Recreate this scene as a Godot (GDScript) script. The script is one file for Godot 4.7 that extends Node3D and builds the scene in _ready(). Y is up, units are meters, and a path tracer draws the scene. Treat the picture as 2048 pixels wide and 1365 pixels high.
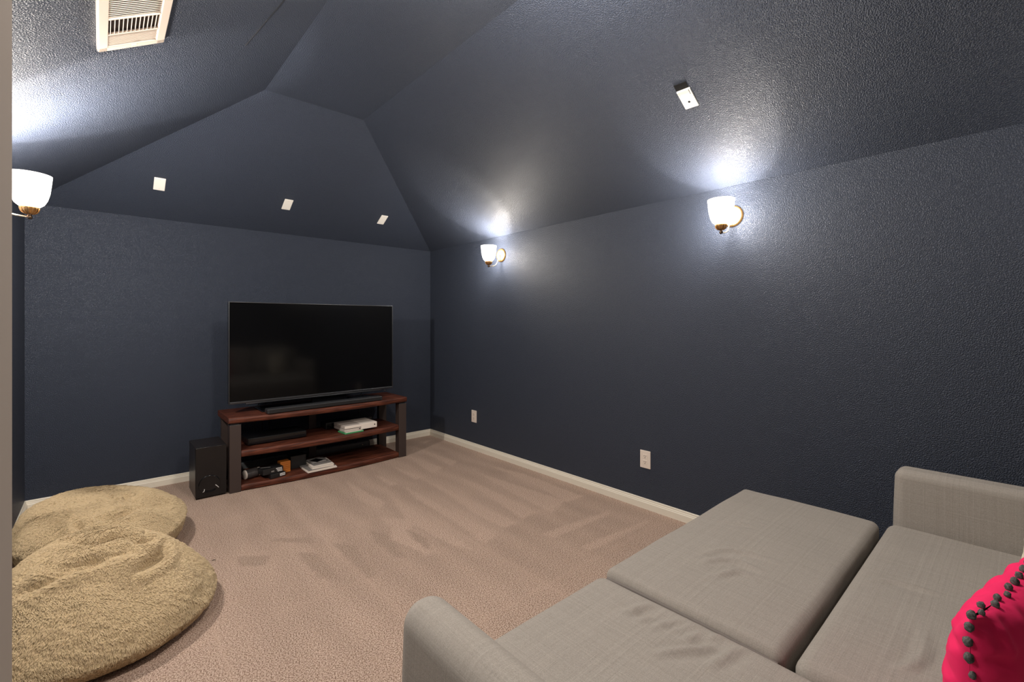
extends Node3D

const XL := -0.38      # left wall face
const XR := 2.73       # right wall face
const ZB := -4.42      # back wall face
const ZF := 1.9        # front wall face (behind the camera)
const KN := 2.045      # top of the knee walls
const CH := 2.74       # flat ceiling
const AX := 0.779
const BX := 1.433
const ZC := -3.238

var M := {}
var used := {}
var rng := RandomNumberGenerator.new()

# ------------------------------------------------------------------ naming

func numbered(called: String) -> String:
	var n: int = used.get(called, 0)
	used[called] = n + 1
	return called if n == 0 else "%s_%03d" % [called, n]

func tag(o: Node3D, label := "", category := "", group := "", kind := "") -> Node3D:
	if label: o.set_meta("label", label)
	if category: o.set_meta("category", category)
	if group: o.set_meta("group", group)
	if kind: o.set_meta("kind", kind)
	return o

func thing(called: String, label: String, category: String, at := Vector3.ZERO, turn := 0.0, group := "") -> Node3D:
	var o := Node3D.new()
	o.name = numbered(called)
	add_child(o)
	o.position = at
	o.rotation.y = turn
	tag(o, label, category, group)
	return o

func mesh_of(st: SurfaceTool) -> ArrayMesh:
	if st.has_meta("creased"):
		st.generate_normals()
		return st.commit()
	# smooth normals, each face counting by its area, so that wide faces stay flat beside narrow rounded edges
	var ar := st.commit_to_arrays()
	var v: PackedVector3Array = ar[Mesh.ARRAY_VERTEX]
	var sum := {}
	for i in range(0, v.size(), 3):
		var n := (v[i + 2] - v[i]).cross(v[i + 1] - v[i])
		for k in 3:
			sum[v[i + k]] = sum.get(v[i + k], Vector3.ZERO) + n
	var nn := PackedVector3Array()
	nn.resize(v.size())
	for i in v.size():
		nn[i] = (sum[v[i]] as Vector3).normalized()
	ar[Mesh.ARRAY_NORMAL] = nn
	var m := ArrayMesh.new()
	m.add_surface_from_arrays(Mesh.PRIMITIVE_TRIANGLES, ar)
	return m

func obj(called: String, st, mat: Material, parent: Node3D = null, xf := Transform3D()) -> MeshInstance3D:
	var o := MeshInstance3D.new()
	o.mesh = st if st is Mesh else mesh_of(st)
	o.material_override = mat
	o.transform = xf
	if parent == null:
		o.name = numbered(called)
		add_child(o)
	else:
		o.name = called
		parent.add_child(o, true)
	return o

func struct(called: String, st, mat: Material, label: String) -> MeshInstance3D:
	var o := obj(called, st, mat)
	tag(o, label, "", "", "structure")
	return o

# ------------------------------------------------------------------ shapes

func sf(flat := false) -> SurfaceTool:
	var st := SurfaceTool.new()
	st.begin(Mesh.PRIMITIVE_TRIANGLES)
	st.set_smooth_group(-1 if flat else 0)
	if flat: st.set_meta("creased", true)
	return st

func tri(st: SurfaceTool, a: Vector3, b: Vector3, c: Vector3) -> void:
	st.add_vertex(a); st.add_vertex(c); st.add_vertex(b)

func quad(st: SurfaceTool, a: Vector3, b: Vector3, c: Vector3, d: Vector3) -> void:
	tri(st, a, b, c)
	tri(st, a, c, d)

func snap(v: Vector3) -> Vector3:
	return v.snapped(Vector3(1e-5, 1e-5, 1e-5))

func steps(h: float, r: float, seg: int, n: int) -> PackedFloat32Array:
	var l := PackedFloat32Array()
	for k in seg:
		l.append(-(h - r) - r * tan(PI / 4 * (1.0 - float(k) / seg)))
	for k in n + 1:
		l.append(lerpf(-(h - r), h - r, float(k) / n))
	for k in seg:
		l.append((h - r) + r * tan(PI / 4 * float(k + 1) / seg))
	return l

# a box with rounded edges; shape_fn(p, n) may move each point
func rbox(st: SurfaceTool, c: Vector3, size: Vector3, r: float, seg := 2, sub := Vector3i(1, 1, 1), shape_fn = null, xf := Transform3D()) -> void:
	var h := size * 0.5
	r = minf(r, minf(h.x, minf(h.y, h.z)) * 0.98)
	var l := [steps(h.x, r, seg, sub.x), steps(h.y, r, seg, sub.y), steps(h.z, r, seg, sub.z)]
	var inner := h - Vector3(r, r, r)
	for w in 3:
		for s in [-1.0, 1.0]:
			var u := (w + 1) % 3
			var v := (w + 2) % 3
			if s < 0:
				var q := u
				u = v
				v = q
			var lu: PackedFloat32Array = l[u]
			var lv: PackedFloat32Array = l[v]
			var g := []
			for i in lu.size():
				var row := PackedVector3Array()
				for j in lv.size():
					var p := Vector3.ZERO
					p[w] = h[w] * s
					p[u] = lu[i]
					p[v] = lv[j]
					var q := p.clamp(-inner, inner)
					var n := (p - q).normalized()
					p = q + n * r + c
					if shape_fn != null:
						p = shape_fn.call(p, n)
					row.append(snap(xf * p))
				g.append(row)
			for i in lu.size() - 1:
				for j in lv.size() - 1:
					quad(st, g[i][j], g[i + 1][j], g[i + 1][j + 1], g[i][j + 1])

func box(c: Vector3, size: Vector3, r := 0.003, seg := 1, xf := Transform3D()) -> SurfaceTool:
	var st := sf()
	rbox(st, c, size, r, seg, Vector3i.ONE, null, xf)
	return st

func lathe(st: SurfaceTool, prof: Array, n := 32, xf := Transform3D()) -> void:
	for i in n:
		var a := TAU * i / n
		var b := TAU * ((i + 1) % n) / n
		for k in prof.size() - 1:
			var p: Vector2 = prof[k]
			var q: Vector2 = prof[k + 1]
			var pa := snap(xf * Vector3(p.x * cos(a), p.y, p.x * sin(a)))
			var pb := snap(xf * Vector3(p.x * cos(b), p.y, p.x * sin(b)))
			var qa := snap(xf * Vector3(q.x * cos(a), q.y, q.x * sin(a)))
			var qb := snap(xf * Vector3(q.x * cos(b), q.y, q.x * sin(b)))
			if p.x > 1e-6: tri(st, pa, qb, pb)
			if q.x > 1e-6: tri(st, pa, qa, qb)

func tube(st: SurfaceTool, pts: Array, r: float, n := 10) -> void:
	var rings := []
	var side := Vector3.ZERO
	for i in pts.size():
		var d: Vector3 = (pts[mini(i + 1, pts.size() - 1)] - pts[maxi(i - 1, 0)]).normalized()
		if side == Vector3.ZERO:
			side = d.cross(Vector3.UP if absf(d.y) < 0.9 else Vector3.RIGHT).normalized()
		side = (side - d * side.dot(d)).normalized()
		var up := side.cross(d)
		var ring := PackedVector3Array()
		for k in n:
			var a := TAU * k / n
			ring.append(snap(pts[i] + (side * cos(a) + up * sin(a)) * r))
		rings.append(ring)
	for i in pts.size() - 1:
		for k in n:
			quad(st, rings[i][k], rings[i][(k + 1) % n], rings[i + 1][(k + 1) % n], rings[i + 1][k])
	for k in range(1, n - 1):
		tri(st, rings[0][0], rings[0][k + 1], rings[0][k])
		var e: PackedVector3Array = rings[-1]
		tri(st, e[0], e[k], e[k + 1])

# a flat polygon (counter-clockwise seen from the tip of «by») pushed along «by»
func slab(st: SurfaceTool, poly: Array, by: Vector3) -> void:
	var n := poly.size()
	for k in range(1, n - 1):
		tri(st, poly[0] + by, poly[k] + by, poly[k + 1] + by)
		tri(st, poly[0], poly[k + 1], poly[k])
	for k in n:
		var a: Vector3 = poly[k]
		var b: Vector3 = poly[(k + 1) % n]
		quad(st, a, b, b + by, a + by)

func curve(pts: Array, n := 24) -> Array:
	var out := []
	for i in pts.size() - 1:
		var a: Vector3 = pts[maxi(i - 1, 0)]
		var d: Vector3 = pts[mini(i + 2, pts.size() - 1)]
		for k in n:
			out.append((pts[i] as Vector3).cubic_interpolate(pts[i + 1], a, d, float(k) / n))
	out.append(pts[-1])
	return out

# ------------------------------------------------------------------ materials

func mat(called: String, c: Color, rough := 0.6, metal := 0.0, spec := 0.5) -> StandardMaterial3D:
	var m := StandardMaterial3D.new()
	m.resource_name = called
	m.albedo_color = c
	m.roughness = rough
	m.metallic = metal
	m.metallic_specular = spec
	M[called] = m
	return m

func c8(r: int, g: int, b: int) -> Color:
	return Color(r / 255.0, g / 255.0, b / 255.0)

func noise_tex(size: int, freq: float, seed_: int, ramp = null, type := FastNoiseLite.TYPE_SIMPLEX_SMOOTH, oct := 3) -> NoiseTexture2D:
	var t := NoiseTexture2D.new()
	t.width = size
	t.height = size
	t.seamless = true
	var n := FastNoiseLite.new()
	n.noise_type = type
	n.frequency = freq
	n.seed = seed_
	n.fractal_octaves = oct
	t.noise = n
	if ramp != null:
		var g := Gradient.new()
		var off := PackedFloat32Array()
		var col := PackedColorArray()
		for e in ramp:
			off.append(e[0])
			col.append(e[1])
		g.offsets = off
		g.colors = col
		t.color_ramp = g
	return t

func weave_tex(seed_: int, strength: float) -> ImageTexture:
	var r := RandomNumberGenerator.new()
	r.seed = seed_
	var n := 512
	var rows := PackedFloat32Array()
	var cols := PackedFloat32Array()
	for i in n:
		rows.append(r.randfn(0, 1))
		cols.append(r.randfn(0, 1))
	var slow := FastNoiseLite.new()
	slow.seed = seed_
	slow.frequency = 0.02
	var im := Image.create(n, n, false, Image.FORMAT_RGB8)
	for y in n:
		for x in n:
			var sx := slow.get_noise_2d(x * 0.25, y * 9.0)
			var sy := slow.get_noise_2d(x * 9.0, y * 0.25 + 900.0)
			var v := 0.86 + strength * (0.25 * rows[y] * (0.6 + sx) + 0.25 * cols[x] * (0.6 + sy) + 0.45 * r.randfn(0, 1))
			im.set_pixel(x, y, Color(v, v, v))
	return ImageTexture.create_from_image(im)

func carpet_marks() -> ImageTexture:
	# vacuum strokes in the carpet nap, one centimetre to the pixel, x from -0.4 and z from -4.5
	var w := 320
	var h := 440
	var a := PackedFloat32Array()
	a.resize(w * h)
	var wob := FastNoiseLite.new()
	wob.frequency = 0.06
	wob.seed = 5
	var soft := FastNoiseLite.new()
	soft.frequency = 0.018
	soft.seed = 9
	for y in h:
		for x in w:
			var st := 0.25 * sin(x * 0.33 + 2.0 * wob.get_noise_2d(x * 0.3, y * 0.3)) * smoothstep(60, 130, x) * smoothstep(330, 250, y)
			a[y * w + x] = 0.55 * soft.get_noise_2d(x, y * 0.6) + st
	var light := [
		[234,-417,238,-341,227,-334], [214,-385,219,-336,204,-327,207,-352], [188,-371,191,-349,195,-326,186,-324],
		[191,-327,193,-299,193,-211,182,-212,181,-239,187,-276], [172,-319,172,-297,174,-209,160,-203,164,-228,166,-288],
		[215,-306,217,-278,214,-216,199,-214,205,-246], [233,-307,242,-216,220,-208,222,-233], [253,-316,260,-273,258,-213,241,-213,248,-250],
		[156,-308,155,-287,154,-227,152,-201,146,-216,143,-261], [132,-260,135,-251,137,-217,130,-215,124,-245],
		[253,-185,194,-191,194,-183,246,-181], [259,-160,199,-166,199,-159,253,-157],
		[144,-363,135,-312,139,-290,147,-297,145,-321], [167,-359,164,-326,171,-323,169,-349], [132,-277,133,-243,145,-254,142,-266]]
	var dark := [
		[79,-265,87,-255,86,-221,79,-231,78,-253], [97,-263,106,-250,101,-214,96,-214,96,-243], [120,-264,125,-251,121,-219,116,-225,116,-249],
		[137,-251,140,-233,134,-216,134,-236], [73,-291,91,-277,89,-269,73,-287], [53,-281,67,-271,63,-262,52,-269]]
	for kind in 2:
		for p in [light, dark][kind]:
			var poly := PackedVector2Array()
			var lo := Vector2(1e9, 1e9)
			var hi := -lo
			for k in range(0, p.size(), 2):
				var v := Vector2(p[k] + 40, p[k + 1] + 450)
				poly.append(v)
				lo = lo.min(v)
				hi = hi.max(v)
			for y in range(maxi(0, int(lo.y) - 3), mini(h, int(hi.y) + 3)):
				for x in range(maxi(0, int(lo.x) - 3), mini(w, int(hi.x) + 3)):
					var q := Vector2(x + 1.2 * wob.get_noise_2d(x * 3, y * 3), y + 1.2 * wob.get_noise_2d(x * 3 + 500, y * 3))
					if Geometry2D.is_point_in_polygon(q, poly):
						a[y * w + x] = 0.75 if kind == 0 else -0.85
	var im := Image.create(w, h, false, Image.FORMAT_RGB8)
	for y in h:
		for x in w:
			var s := 0.0
			var wsum := 0.0
			for dy in [-1, 0, 1]:
				for dx in [-1, 0, 1]:
					var k: float = 1.0 if dx == 0 and dy == 0 else 0.5
					s += k * a[clampi(y + dy, 0, h - 1) * w + clampi(x + dx, 0, w - 1)]
					wsum += k
			var v := clampf(0.925 + 0.07 * s / wsum, 0.0, 1.0)
			im.set_pixel(x, y, Color(v, v * 0.997, v * 0.995))
	return ImageTexture.create_from_image(im)

func make_materials() -> void:
	var relief := noise_tex(1024, 0.052, 11, [[0.0, Color.BLACK], [0.38, Color(0.1, 0.1, 0.1)], [0.62, Color(0.85, 0.85, 0.85)], [1.0, Color.WHITE]], FastNoiseLite.TYPE_SIMPLEX_SMOOTH, 3)
	var wall := mat("navy wall paint", c8(55, 62, 77), 0.48, 0.0, 0.42)
	wall.heightmap_enabled = true
	wall.heightmap_texture = relief
	wall.heightmap_scale = 0.45
	wall.uv1_triplanar = true
	wall.uv1_world_triplanar = true
	wall.uv1_triplanar_sharpness = 8.0
	wall.uv1_scale = Vector3.ONE * 2.7
	mat("greige entry paint", c8(142, 132, 124), 0.7)
	mat("cream trim paint", c8(228, 221, 206), 0.4)
	mat("white plastic", c8(246, 242, 234), 0.4)
	mat("ivory plastic", c8(225, 212, 200), 0.45)
	mat("slot dark", c8(30, 25, 22), 0.6)
	mat("vent white metal", c8(236, 222, 208), 0.45)
	mat("vent dark", c8(38, 28, 24), 0.9)
	mat("black void", c8(12, 12, 13), 0.9)
	mat("crack", c8(20, 22, 28), 0.9)
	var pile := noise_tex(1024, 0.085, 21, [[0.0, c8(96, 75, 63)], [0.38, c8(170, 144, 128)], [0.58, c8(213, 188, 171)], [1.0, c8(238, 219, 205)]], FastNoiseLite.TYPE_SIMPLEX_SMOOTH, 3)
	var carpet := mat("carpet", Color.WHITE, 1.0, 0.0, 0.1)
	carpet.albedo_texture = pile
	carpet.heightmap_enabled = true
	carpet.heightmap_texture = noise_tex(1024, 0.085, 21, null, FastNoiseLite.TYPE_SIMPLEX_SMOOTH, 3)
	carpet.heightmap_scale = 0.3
	carpet.detail_enabled = true
	carpet.detail_blend_mode = BaseMaterial3D.BLEND_MODE_MUL
	carpet.detail_uv_layer = BaseMaterial3D.DETAIL_UV_2
	carpet.detail_albedo = carpet_marks()
	# cloth
	var linen := mat("grey linen", c8(177, 170, 162), 0.95, 0.0, 0.15)
	linen.albedo_texture = weave_tex(3, 0.1)
	linen.uv1_triplanar = true
	linen.uv1_world_triplanar = true
	linen.uv1_scale = Vector3.ONE * 2.2
	linen.heightmap_enabled = true
	linen.heightmap_texture = linen.albedo_texture
	linen.heightmap_scale = 0.05
	linen.rim_enabled = true
	linen.rim = 0.12
	linen.rim_tint = 0.5
	mat("grey piping", c8(118, 112, 108), 0.95, 0.0, 0.15)
	var pink := mat("hot pink cotton", c8(230, 44, 98), 0.85, 0.0, 0.2)
	pink.rim_enabled = true
	pink.rim = 0.15
	pink.rim_tint = 0.6
	mat("cream cotton", c8(226, 216, 196), 0.9, 0.0, 0.2)
	var pom := mat("grey wool", c8(128, 127, 126), 1.0, 0.0, 0.1)
	pom.albedo_texture = noise_tex(128, 0.06, 41, [[0.0, Color(0.45, 0.45, 0.45)], [1.0, Color.WHITE]])
	pom.uv1_triplanar = true
	pom.uv1_scale = Vector3.ONE * 30
	var sherpa := mat("sherpa fabric", c8(198, 177, 143), 1.0, 0.0, 0.1)
	sherpa.albedo_texture = noise_tex(512, 0.03, 51, [[0.0, Color(0.62, 0.6, 0.56)], [0.5, Color(0.9, 0.9, 0.88)], [1.0, Color.WHITE]])
	sherpa.uv1_triplanar = true
	sherpa.uv1_scale = Vector3.ONE * 3
	var fur := mat("sherpa fur", c8(203, 182, 148), 1.0, 0.0, 0.1)
	fur.vertex_color_use_as_albedo = true
	# furniture
	var wood := mat("red brown wood", Color.WHITE, 0.5, 0.0, 0.35)
	wood.albedo_texture = noise_tex(512, 0.012, 61, [[0.0, c8(46, 22, 16)], [0.42, c8(76, 39, 28)], [0.6, c8(100, 54, 39)], [1.0, c8(122, 70, 50)]], FastNoiseLite.TYPE_SIMPLEX_SMOOTH, 4)
	wood.uv1_triplanar = true
	wood.uv1_world_triplanar = true
	wood.uv1_scale = Vector3(0.7, 9, 9)
	mat("dark post lacquer", c8(58, 47, 44), 0.5)
	mat("black satin", c8(24, 24, 26), 0.45)
	mat("black gloss", c8(13, 14, 17), 0.12)
	mat("screen", c8(9, 9, 10), 0.09, 0.0, 0.45)
	mat("dark steel", c8(92, 94, 98), 0.28, 0.9)
	mat("bar black", c8(40, 41, 44), 0.4)
	mat("bar grey", c8(92, 94, 96), 0.35)
	mat("sub side", c8(34, 30, 30), 0.35)
	mat("console white", c8(232, 222, 212), 0.5)
	mat("console grey", c8(196, 186, 178), 0.5)
	mat("green case", c8(70, 150, 98), 0.25)
	mat("paper", c8(226, 216, 206), 0.7)
	mat("grey cover", c8(128, 124, 122), 0.5)
	mat("print white", c8(220, 218, 216), 0.6)
	mat("orange wood", c8(205, 122, 48), 0.5)
	mat("orange dark", c8(150, 78, 28), 0.6)
	mat("smoky plastic", c8(72, 68, 68), 0.25)
	# lamps
	mat("brass", c8(196, 150, 96), 0.3, 0.9)
	mat("pale brass", c8(232, 214, 182), 0.25, 0.9)
	mat("bronze", c8(96, 80, 66), 0.35, 0.9)
	var glass := mat("lamp shade glass", c8(250, 248, 244), 0.5)
	glass.emission_enabled = true
	glass.emission = Color(1.0, 0.975, 0.94)
	glass.emission_energy_multiplier = 3.2
	var bulb := mat("lamp bulb", Color.WHITE, 0.5)
	bulb.emission_enabled = true
	bulb.emission = Color(1.0, 0.95, 0.88)
	bulb.emission_energy_multiplier = 6.0
	var pan := mat("fill lamp diffuser", Color.WHITE, 0.5)
	pan.emission_enabled = true
	pan.emission = Color(1.0, 0.95, 0.89)
	pan.emission_energy_multiplier = 3.0  # glow of the added globe fill lamp

# ------------------------------------------------------------------ the room

func build_room() -> void:
	var W: Material = M["navy wall paint"]
	# carpeted floor
	var st := sf(true)
	for part in [[XL - 0.12, XR + 0.12, ZB - 0.12, -0.1], [XL - 0.12, XR + 0.12, -0.1, ZF + 0.12]]:
		for v in [[0, 0], [1, 1], [0, 1], [0, 0], [1, 0], [1, 1]]:
			var p := Vector3(part[v[0]], 0, part[2 + v[1]])
			st.set_uv(Vector2(p.x, p.z) / 0.62)
			var q := Vector2((p.x + 0.4) / 3.2, (p.z + 4.5) / 4.4)
			st.set_uv2(q if part[2] < -1 else Vector2(0.2, 0.97))
			st.set_normal(Vector3.UP)
			st.add_vertex(p)
	var fl := MeshInstance3D.new()
	fl.mesh = st.commit()
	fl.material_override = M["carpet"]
	fl.name = "floor"
	add_child(fl)
	tag(fl, "taupe pink cut pile carpet with light and dark vacuum strokes", "", "", "structure")
	obj("subfloor", box(Vector3((XL + XR) / 2, -0.07, (ZB + ZF) / 2), Vector3(XR - XL + 0.24, 0.12, ZF - ZB + 0.24)), M["black void"], fl)
	# walls with thickness
	struct("wall_back", box(Vector3((XL + XR) / 2, KN / 2, ZB - 0.06), Vector3(XR - XL + 0.24, KN, 0.12), 0.001), W, "navy textured back wall behind the television and its stand")
	struct("wall_right", box(Vector3(XR + 0.06, KN / 2, (ZB + ZF) / 2), Vector3(0.12, KN, ZF - ZB), 0.001), W, "navy textured long wall carrying two wall lamps and two outlets")
	struct("wall_left", box(Vector3(XL - 0.06, KN / 2, (ZB + ZF) / 2), Vector3(0.12, KN, ZF - ZB), 0.001), W, "navy wall strip seen edge-on beside the two bean bags")
	st = sf(true)
	slab(st, [Vector3(XL, 0, ZF), Vector3(XR, 0, ZF), Vector3(XR, KN, ZF), Vector3(BX, CH, ZF), Vector3(AX, CH, ZF), Vector3(XL, KN, ZF)], Vector3(0, 0, 0.12))
	struct("wall_front", st, W, "navy gable wall behind the sofa")
	# plain doorway corner right beside the lens
	struct("wall_entry", box(Vector3((XL - 0.05) / 2, 1.1, (ZF - 0.51) / 2), Vector3(-0.05 - XL, 2.2, ZF + 0.51), 0.004, 2), M["greige entry paint"], "plain greige corner of the entry wall at the very edge of the view")
	# sloped ceiling over the knee walls, and the flat strip between
	var ce := Node3D.new()
	ce.name = "ceiling"
	add_child(ce)
	tag(ce, "navy vaulted ceiling of sloped panels around a narrow flat strip", "", "", "structure")
	var a := Vector3(XL, KN, ZB)
	var b := Vector3(XR, KN, ZB)
	var qa := Vector3(AX, CH, ZC)
	var qb := Vector3(BX, CH, ZC)
	var fa := Vector3(XL, KN, ZF)
	var fb := Vector3(XR, KN, ZF)
	var ga := Vector3(AX, CH, ZF)
	var gb := Vector3(BX, CH, ZF)
	for e in [["right_slope", [b, qb, gb, fb]], ["left_slope", [a, fa, ga, qa]], ["back_slope", [a, qa, qb, b]], ["flat_strip", [qa, ga, gb, qb]]]:
		var poly: Array = e[1]
		var n: Vector3 = (poly[1] - poly[0]).cross(poly[2] - poly[0]).normalized()
		st = sf(true)
		slab(st, poly, n * 0.12 if n.y > 0 else -n * 0.12)
		obj(e[0], st, W, ce)
	# hairline crack in the left slope
	st = sf()
	var nl := Vector3(AX - XL, CH - KN, 0).normalized()
	nl = Vector3(nl.y, -nl.x, 0)
	var cp := []
	for k in 9:
		var f := k / 8.0
		var p := Vector3(0.514, 2.581, -2.499).lerp(Vector3(0.60, 2.632, -1.95), f)
		cp.append(p + Vector3(0, 0, 0.006 * sin(k * 2.3)) - nl * 0.0004)
	tube(st, cp, 0.0026, 6)
	obj("paint_crack", st, M["crack"], ce)
	# baseboards
	var prof := [Vector2(0, 0.068), Vector2(0.004, 0.068), Vector2(0.0065, 0.064), Vector2(0.0065, 0.055), Vector2(0.0105, 0.051), Vector2(0.0105, 0.046), Vector2(0.014, 0.041), Vector2(0.014, 0.0)]
	struct("baseboard_back", skirting(prof, Vector3(XL, 0, ZB), Vector3(XR, 0, ZB), Vector3(0, 0, 1)), M["cream trim paint"], "cream moulded baseboard along the back wall behind the stand")
	struct("baseboard_right", skirting(prof, Vector3(XR, 0, ZB), Vector3(XR, 0, ZF), Vector3(-1, 0, 0)), M["cream trim paint"], "cream moulded baseboard running along the long right wall")
	struct("baseboard_left", skirting(prof, Vector3(XL, 0, -0.51), Vector3(XL, 0, ZB), Vector3(1, 0, 0)), M["cream trim paint"], "short visible end of cream baseboard behind the bean bags")

func skirting(prof: Array, from: Vector3, to: Vector3, out: Vector3) -> SurfaceTool:
	var st := sf(true)
	var along := (to - from)
	for k in prof.size() - 1:
		var p: Vector2 = prof[k]
		var q: Vector2 = prof[k + 1]
		# mitred at both ends
		var e := along.normalized()
		var pa := from + out * p.x + Vector3.UP * p.y + e * p.x
		var pb := to + out * p.x + Vector3.UP * p.y - e * p.x
		var qa := from + out * q.x + Vector3.UP * q.y + e * q.x
		var qb := to + out * q.x + Vector3.UP * q.y - e * q.x
		quad(st, qa, qb, pb, pa)
	return st

# ------------------------------------------------------------------ lamps

func make_sconce() -> Node3D:
	# local +z points away from the wall, the origin is the centre of the back plate
	var t := thing("wall_sconce", "", "wall lamp")
	var out := Transform3D(Basis(Vector3.RIGHT, PI / 2), Vector3.ZERO)
	var st := sf()
	lathe(st, [Vector2(0.0, 0.016), Vector2(0.03, 0.015), Vector2(0.046, 0.012), Vector2(0.0475, 0.0118)], 40, out)
	obj("plate_face", st, M["pale brass"], t)
	st = sf()
	lathe(st, [Vector2(0.046, 0.0125), Vector2(0.05, 0.015), Vector2(0.056, 0.014), Vector2(0.0605, 0.009), Vector2(0.062, 0.003), Vector2(0.062, 0.0)], 40, out)
	obj("plate_rim", st, M["brass"], t)
	st = sf()
	tube(st, curve([Vector3(0, 0.0, 0.01), Vector3(0, -0.006, 0.03), Vector3(0, -0.05, 0.042), Vector3(0, -0.09, 0.064), Vector3(0, -0.108, 0.1), Vector3(0, -0.112, 0.15)], 6), 0.0042, 10)
	obj("arm", st, M["pale brass"], t)
	var up := Transform3D(Basis(), Vector3(0, 0, 0.15))
	st = sf()
	lathe(st, [Vector2(0.0, -0.122), Vector2(0.006, -0.1205), Vector2(0.0095, -0.116), Vector2(0.01, -0.111), Vector2(0.0075, -0.1055), Vector2(0.006, -0.102), Vector2(0.007, -0.098)], 20, up)
	obj("finial", st, M["bronze"], t)
	st = sf()
	lathe(st, [Vector2(0.0, -0.1005), Vector2(0.008, -0.1), Vector2(0.02, -0.095), Vector2(0.0275, -0.086), Vector2(0.0305, -0.074), Vector2(0.0305, -0.068), Vector2(0.0, -0.066)], 28, up)
	obj("cup", st, M["brass"], t)
	st = sf()
	for k in 14:
		var a := TAU * k / 14
		var e := Vector3(cos(a), 0, sin(a))
		tube(st, curve([Vector3(0, -0.0995, 0.15) + e * 0.01, Vector3(0, -0.095, 0.15) + e * 0.0205, Vector3(0, -0.086, 0.15) + e * 0.028, Vector3(0, -0.072, 0.15) + e * 0.031], 3), 0.0016, 5)
	obj("cup_ribs", st, M["brass"], t)
	st = sf()
	lathe(st, [Vector2(0.024, -0.071), Vector2(0.032, -0.068), Vector2(0.046, -0.055), Vector2(0.056, -0.034), Vector2(0.0635, -0.004), Vector2(0.068, 0.036), Vector2(0.071, 0.07),
		Vector2(0.0695, 0.0705), Vector2(0.068, 0.069), Vector2(0.0655, 0.036), Vector2(0.061, -0.004), Vector2(0.0535, -0.034), Vector2(0.044, -0.053), Vector2(0.031, -0.065), Vector2(0.024, -0.066)], 40, up)
	obj("shade", st, M["lamp shade glass"], t)
	st = sf()
	lathe(st, [Vector2(0.0, -0.064), Vector2(0.012, -0.06), Vector2(0.013, -0.035), Vector2(0.022, -0.012), Vector2(0.026, 0.006), Vector2(0.021, 0.024), Vector2(0.01, 0.032), Vector2(0.0, 0.034)], 20, up)
	obj("bulb", st, M["lamp bulb"], t)
	# the light of the bulb: through the frosted glass all round, and freely out of the open top
	var o := OmniLight3D.new()
	o.name = "shade_light"
	o.position = Vector3(0, 0.0, 0.15)
	o.light_color = LAMP
	o.light_energy = GLOW
	o.light_size = 0.055
	o.omni_range = 9.0
	o.omni_attenuation = 2.0
	o.shadow_enabled = true
	t.add_child(o)
	var s := SpotLight3D.new()
	s.name = "up_light"
	s.position = Vector3(0, 0.024, 0.15)
	s.rotation = Vector3(PI / 2, 0, 0)
	s.light_color = LAMP
	s.light_energy = UP
	s.light_size = 0.014
	s.spot_angle = 53.0
	s.spot_angle_attenuation = 0.12
	s.spot_range = 9.0
	s.spot_attenuation = 2.0
	s.shadow_enabled = true
	t.add_child(s)
	return t

func build_lamps() -> void:
	var first := make_sconce()
	var spots := [
		[Vector3(XR, 1.868, -1.133), -PI / 2, "lit wall sconce with white glass shade on the right wall, nearer the sofa", 1.0, 1.0],
		[Vector3(XR, 1.868, -3.198), -PI / 2, "lit wall sconce with white glass shade on the right wall, nearer the television", 1.0, 1.0],
		[Vector3(XL, 1.815, -2.84), PI / 2, "lit wall sconce on the left wall above the bean bags, cut by the entry corner", 4.2, 3.8],
		[Vector3(XL, 1.868, -1.133), PI / 2, "unseen wall sconce behind the entry corner, placed to light the back wall", 1.6, 2.0],  # unseen, strength set to brighten the back wall and back slope
		[Vector3(XR, 1.868, 0.5), -PI / 2, "unseen wall sconce beyond the sofa, placed to light the right slope", 0.2, 3.0]]  # out of view, set to light the near end of the right slope
	for i in spots.size():
		var s: Node3D = first
		if i > 0:
			s = first.duplicate()
			s.name = numbered("wall_sconce")
			add_child(s)
		s.position = spots[i][0]
		s.rotation.y = spots[i][1]
		for l in s.get_children():
			if l is OmniLight3D: l.light_energy *= spots[i][3]
			if l is SpotLight3D: l.light_energy *= spots[i][4]
		tag(s, spots[i][2], "wall lamp", "white glass wall sconces")
	# added fill lamp: a globe on the flat strip, just outside the view
	var t := thing("fill_lamp", "round white globe fill lamp added out of view above the sofa bed", "fill lamp", Vector3(1.0, CH, -1.05))
	var st := sf()
	lathe(st, [Vector2(0.0, -0.03), Vector2(0.05, -0.03), Vector2(0.07, -0.02), Vector2(0.075, 0.0)], 32)
	obj("fill_base", st, M["white plastic"], t)
	st = sf()
	var gp := []
	for k in 17:
		gp.append(Vector2(0.11 * sin(PI * k / 16.0), -0.135 - 0.11 * cos(PI * k / 16.0)))
	lathe(st, gp, 32)
	obj("fill_globe", st, M["fill lamp diffuser"], t)
	var l := OmniLight3D.new()
	l.name = "fill_light"
	l.position = Vector3(0, -0.135, 0)
	l.light_size = 0.1
	l.light_color = Color(1.0, 0.955, 0.9)
	l.light_energy = FILL
	l.omni_range = 9.0
	l.omni_attenuation = 2.0
	l.shadow_enabled = true
	t.add_child(l)

# ------------------------------------------------------------------ plates, outlets, vent

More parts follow.
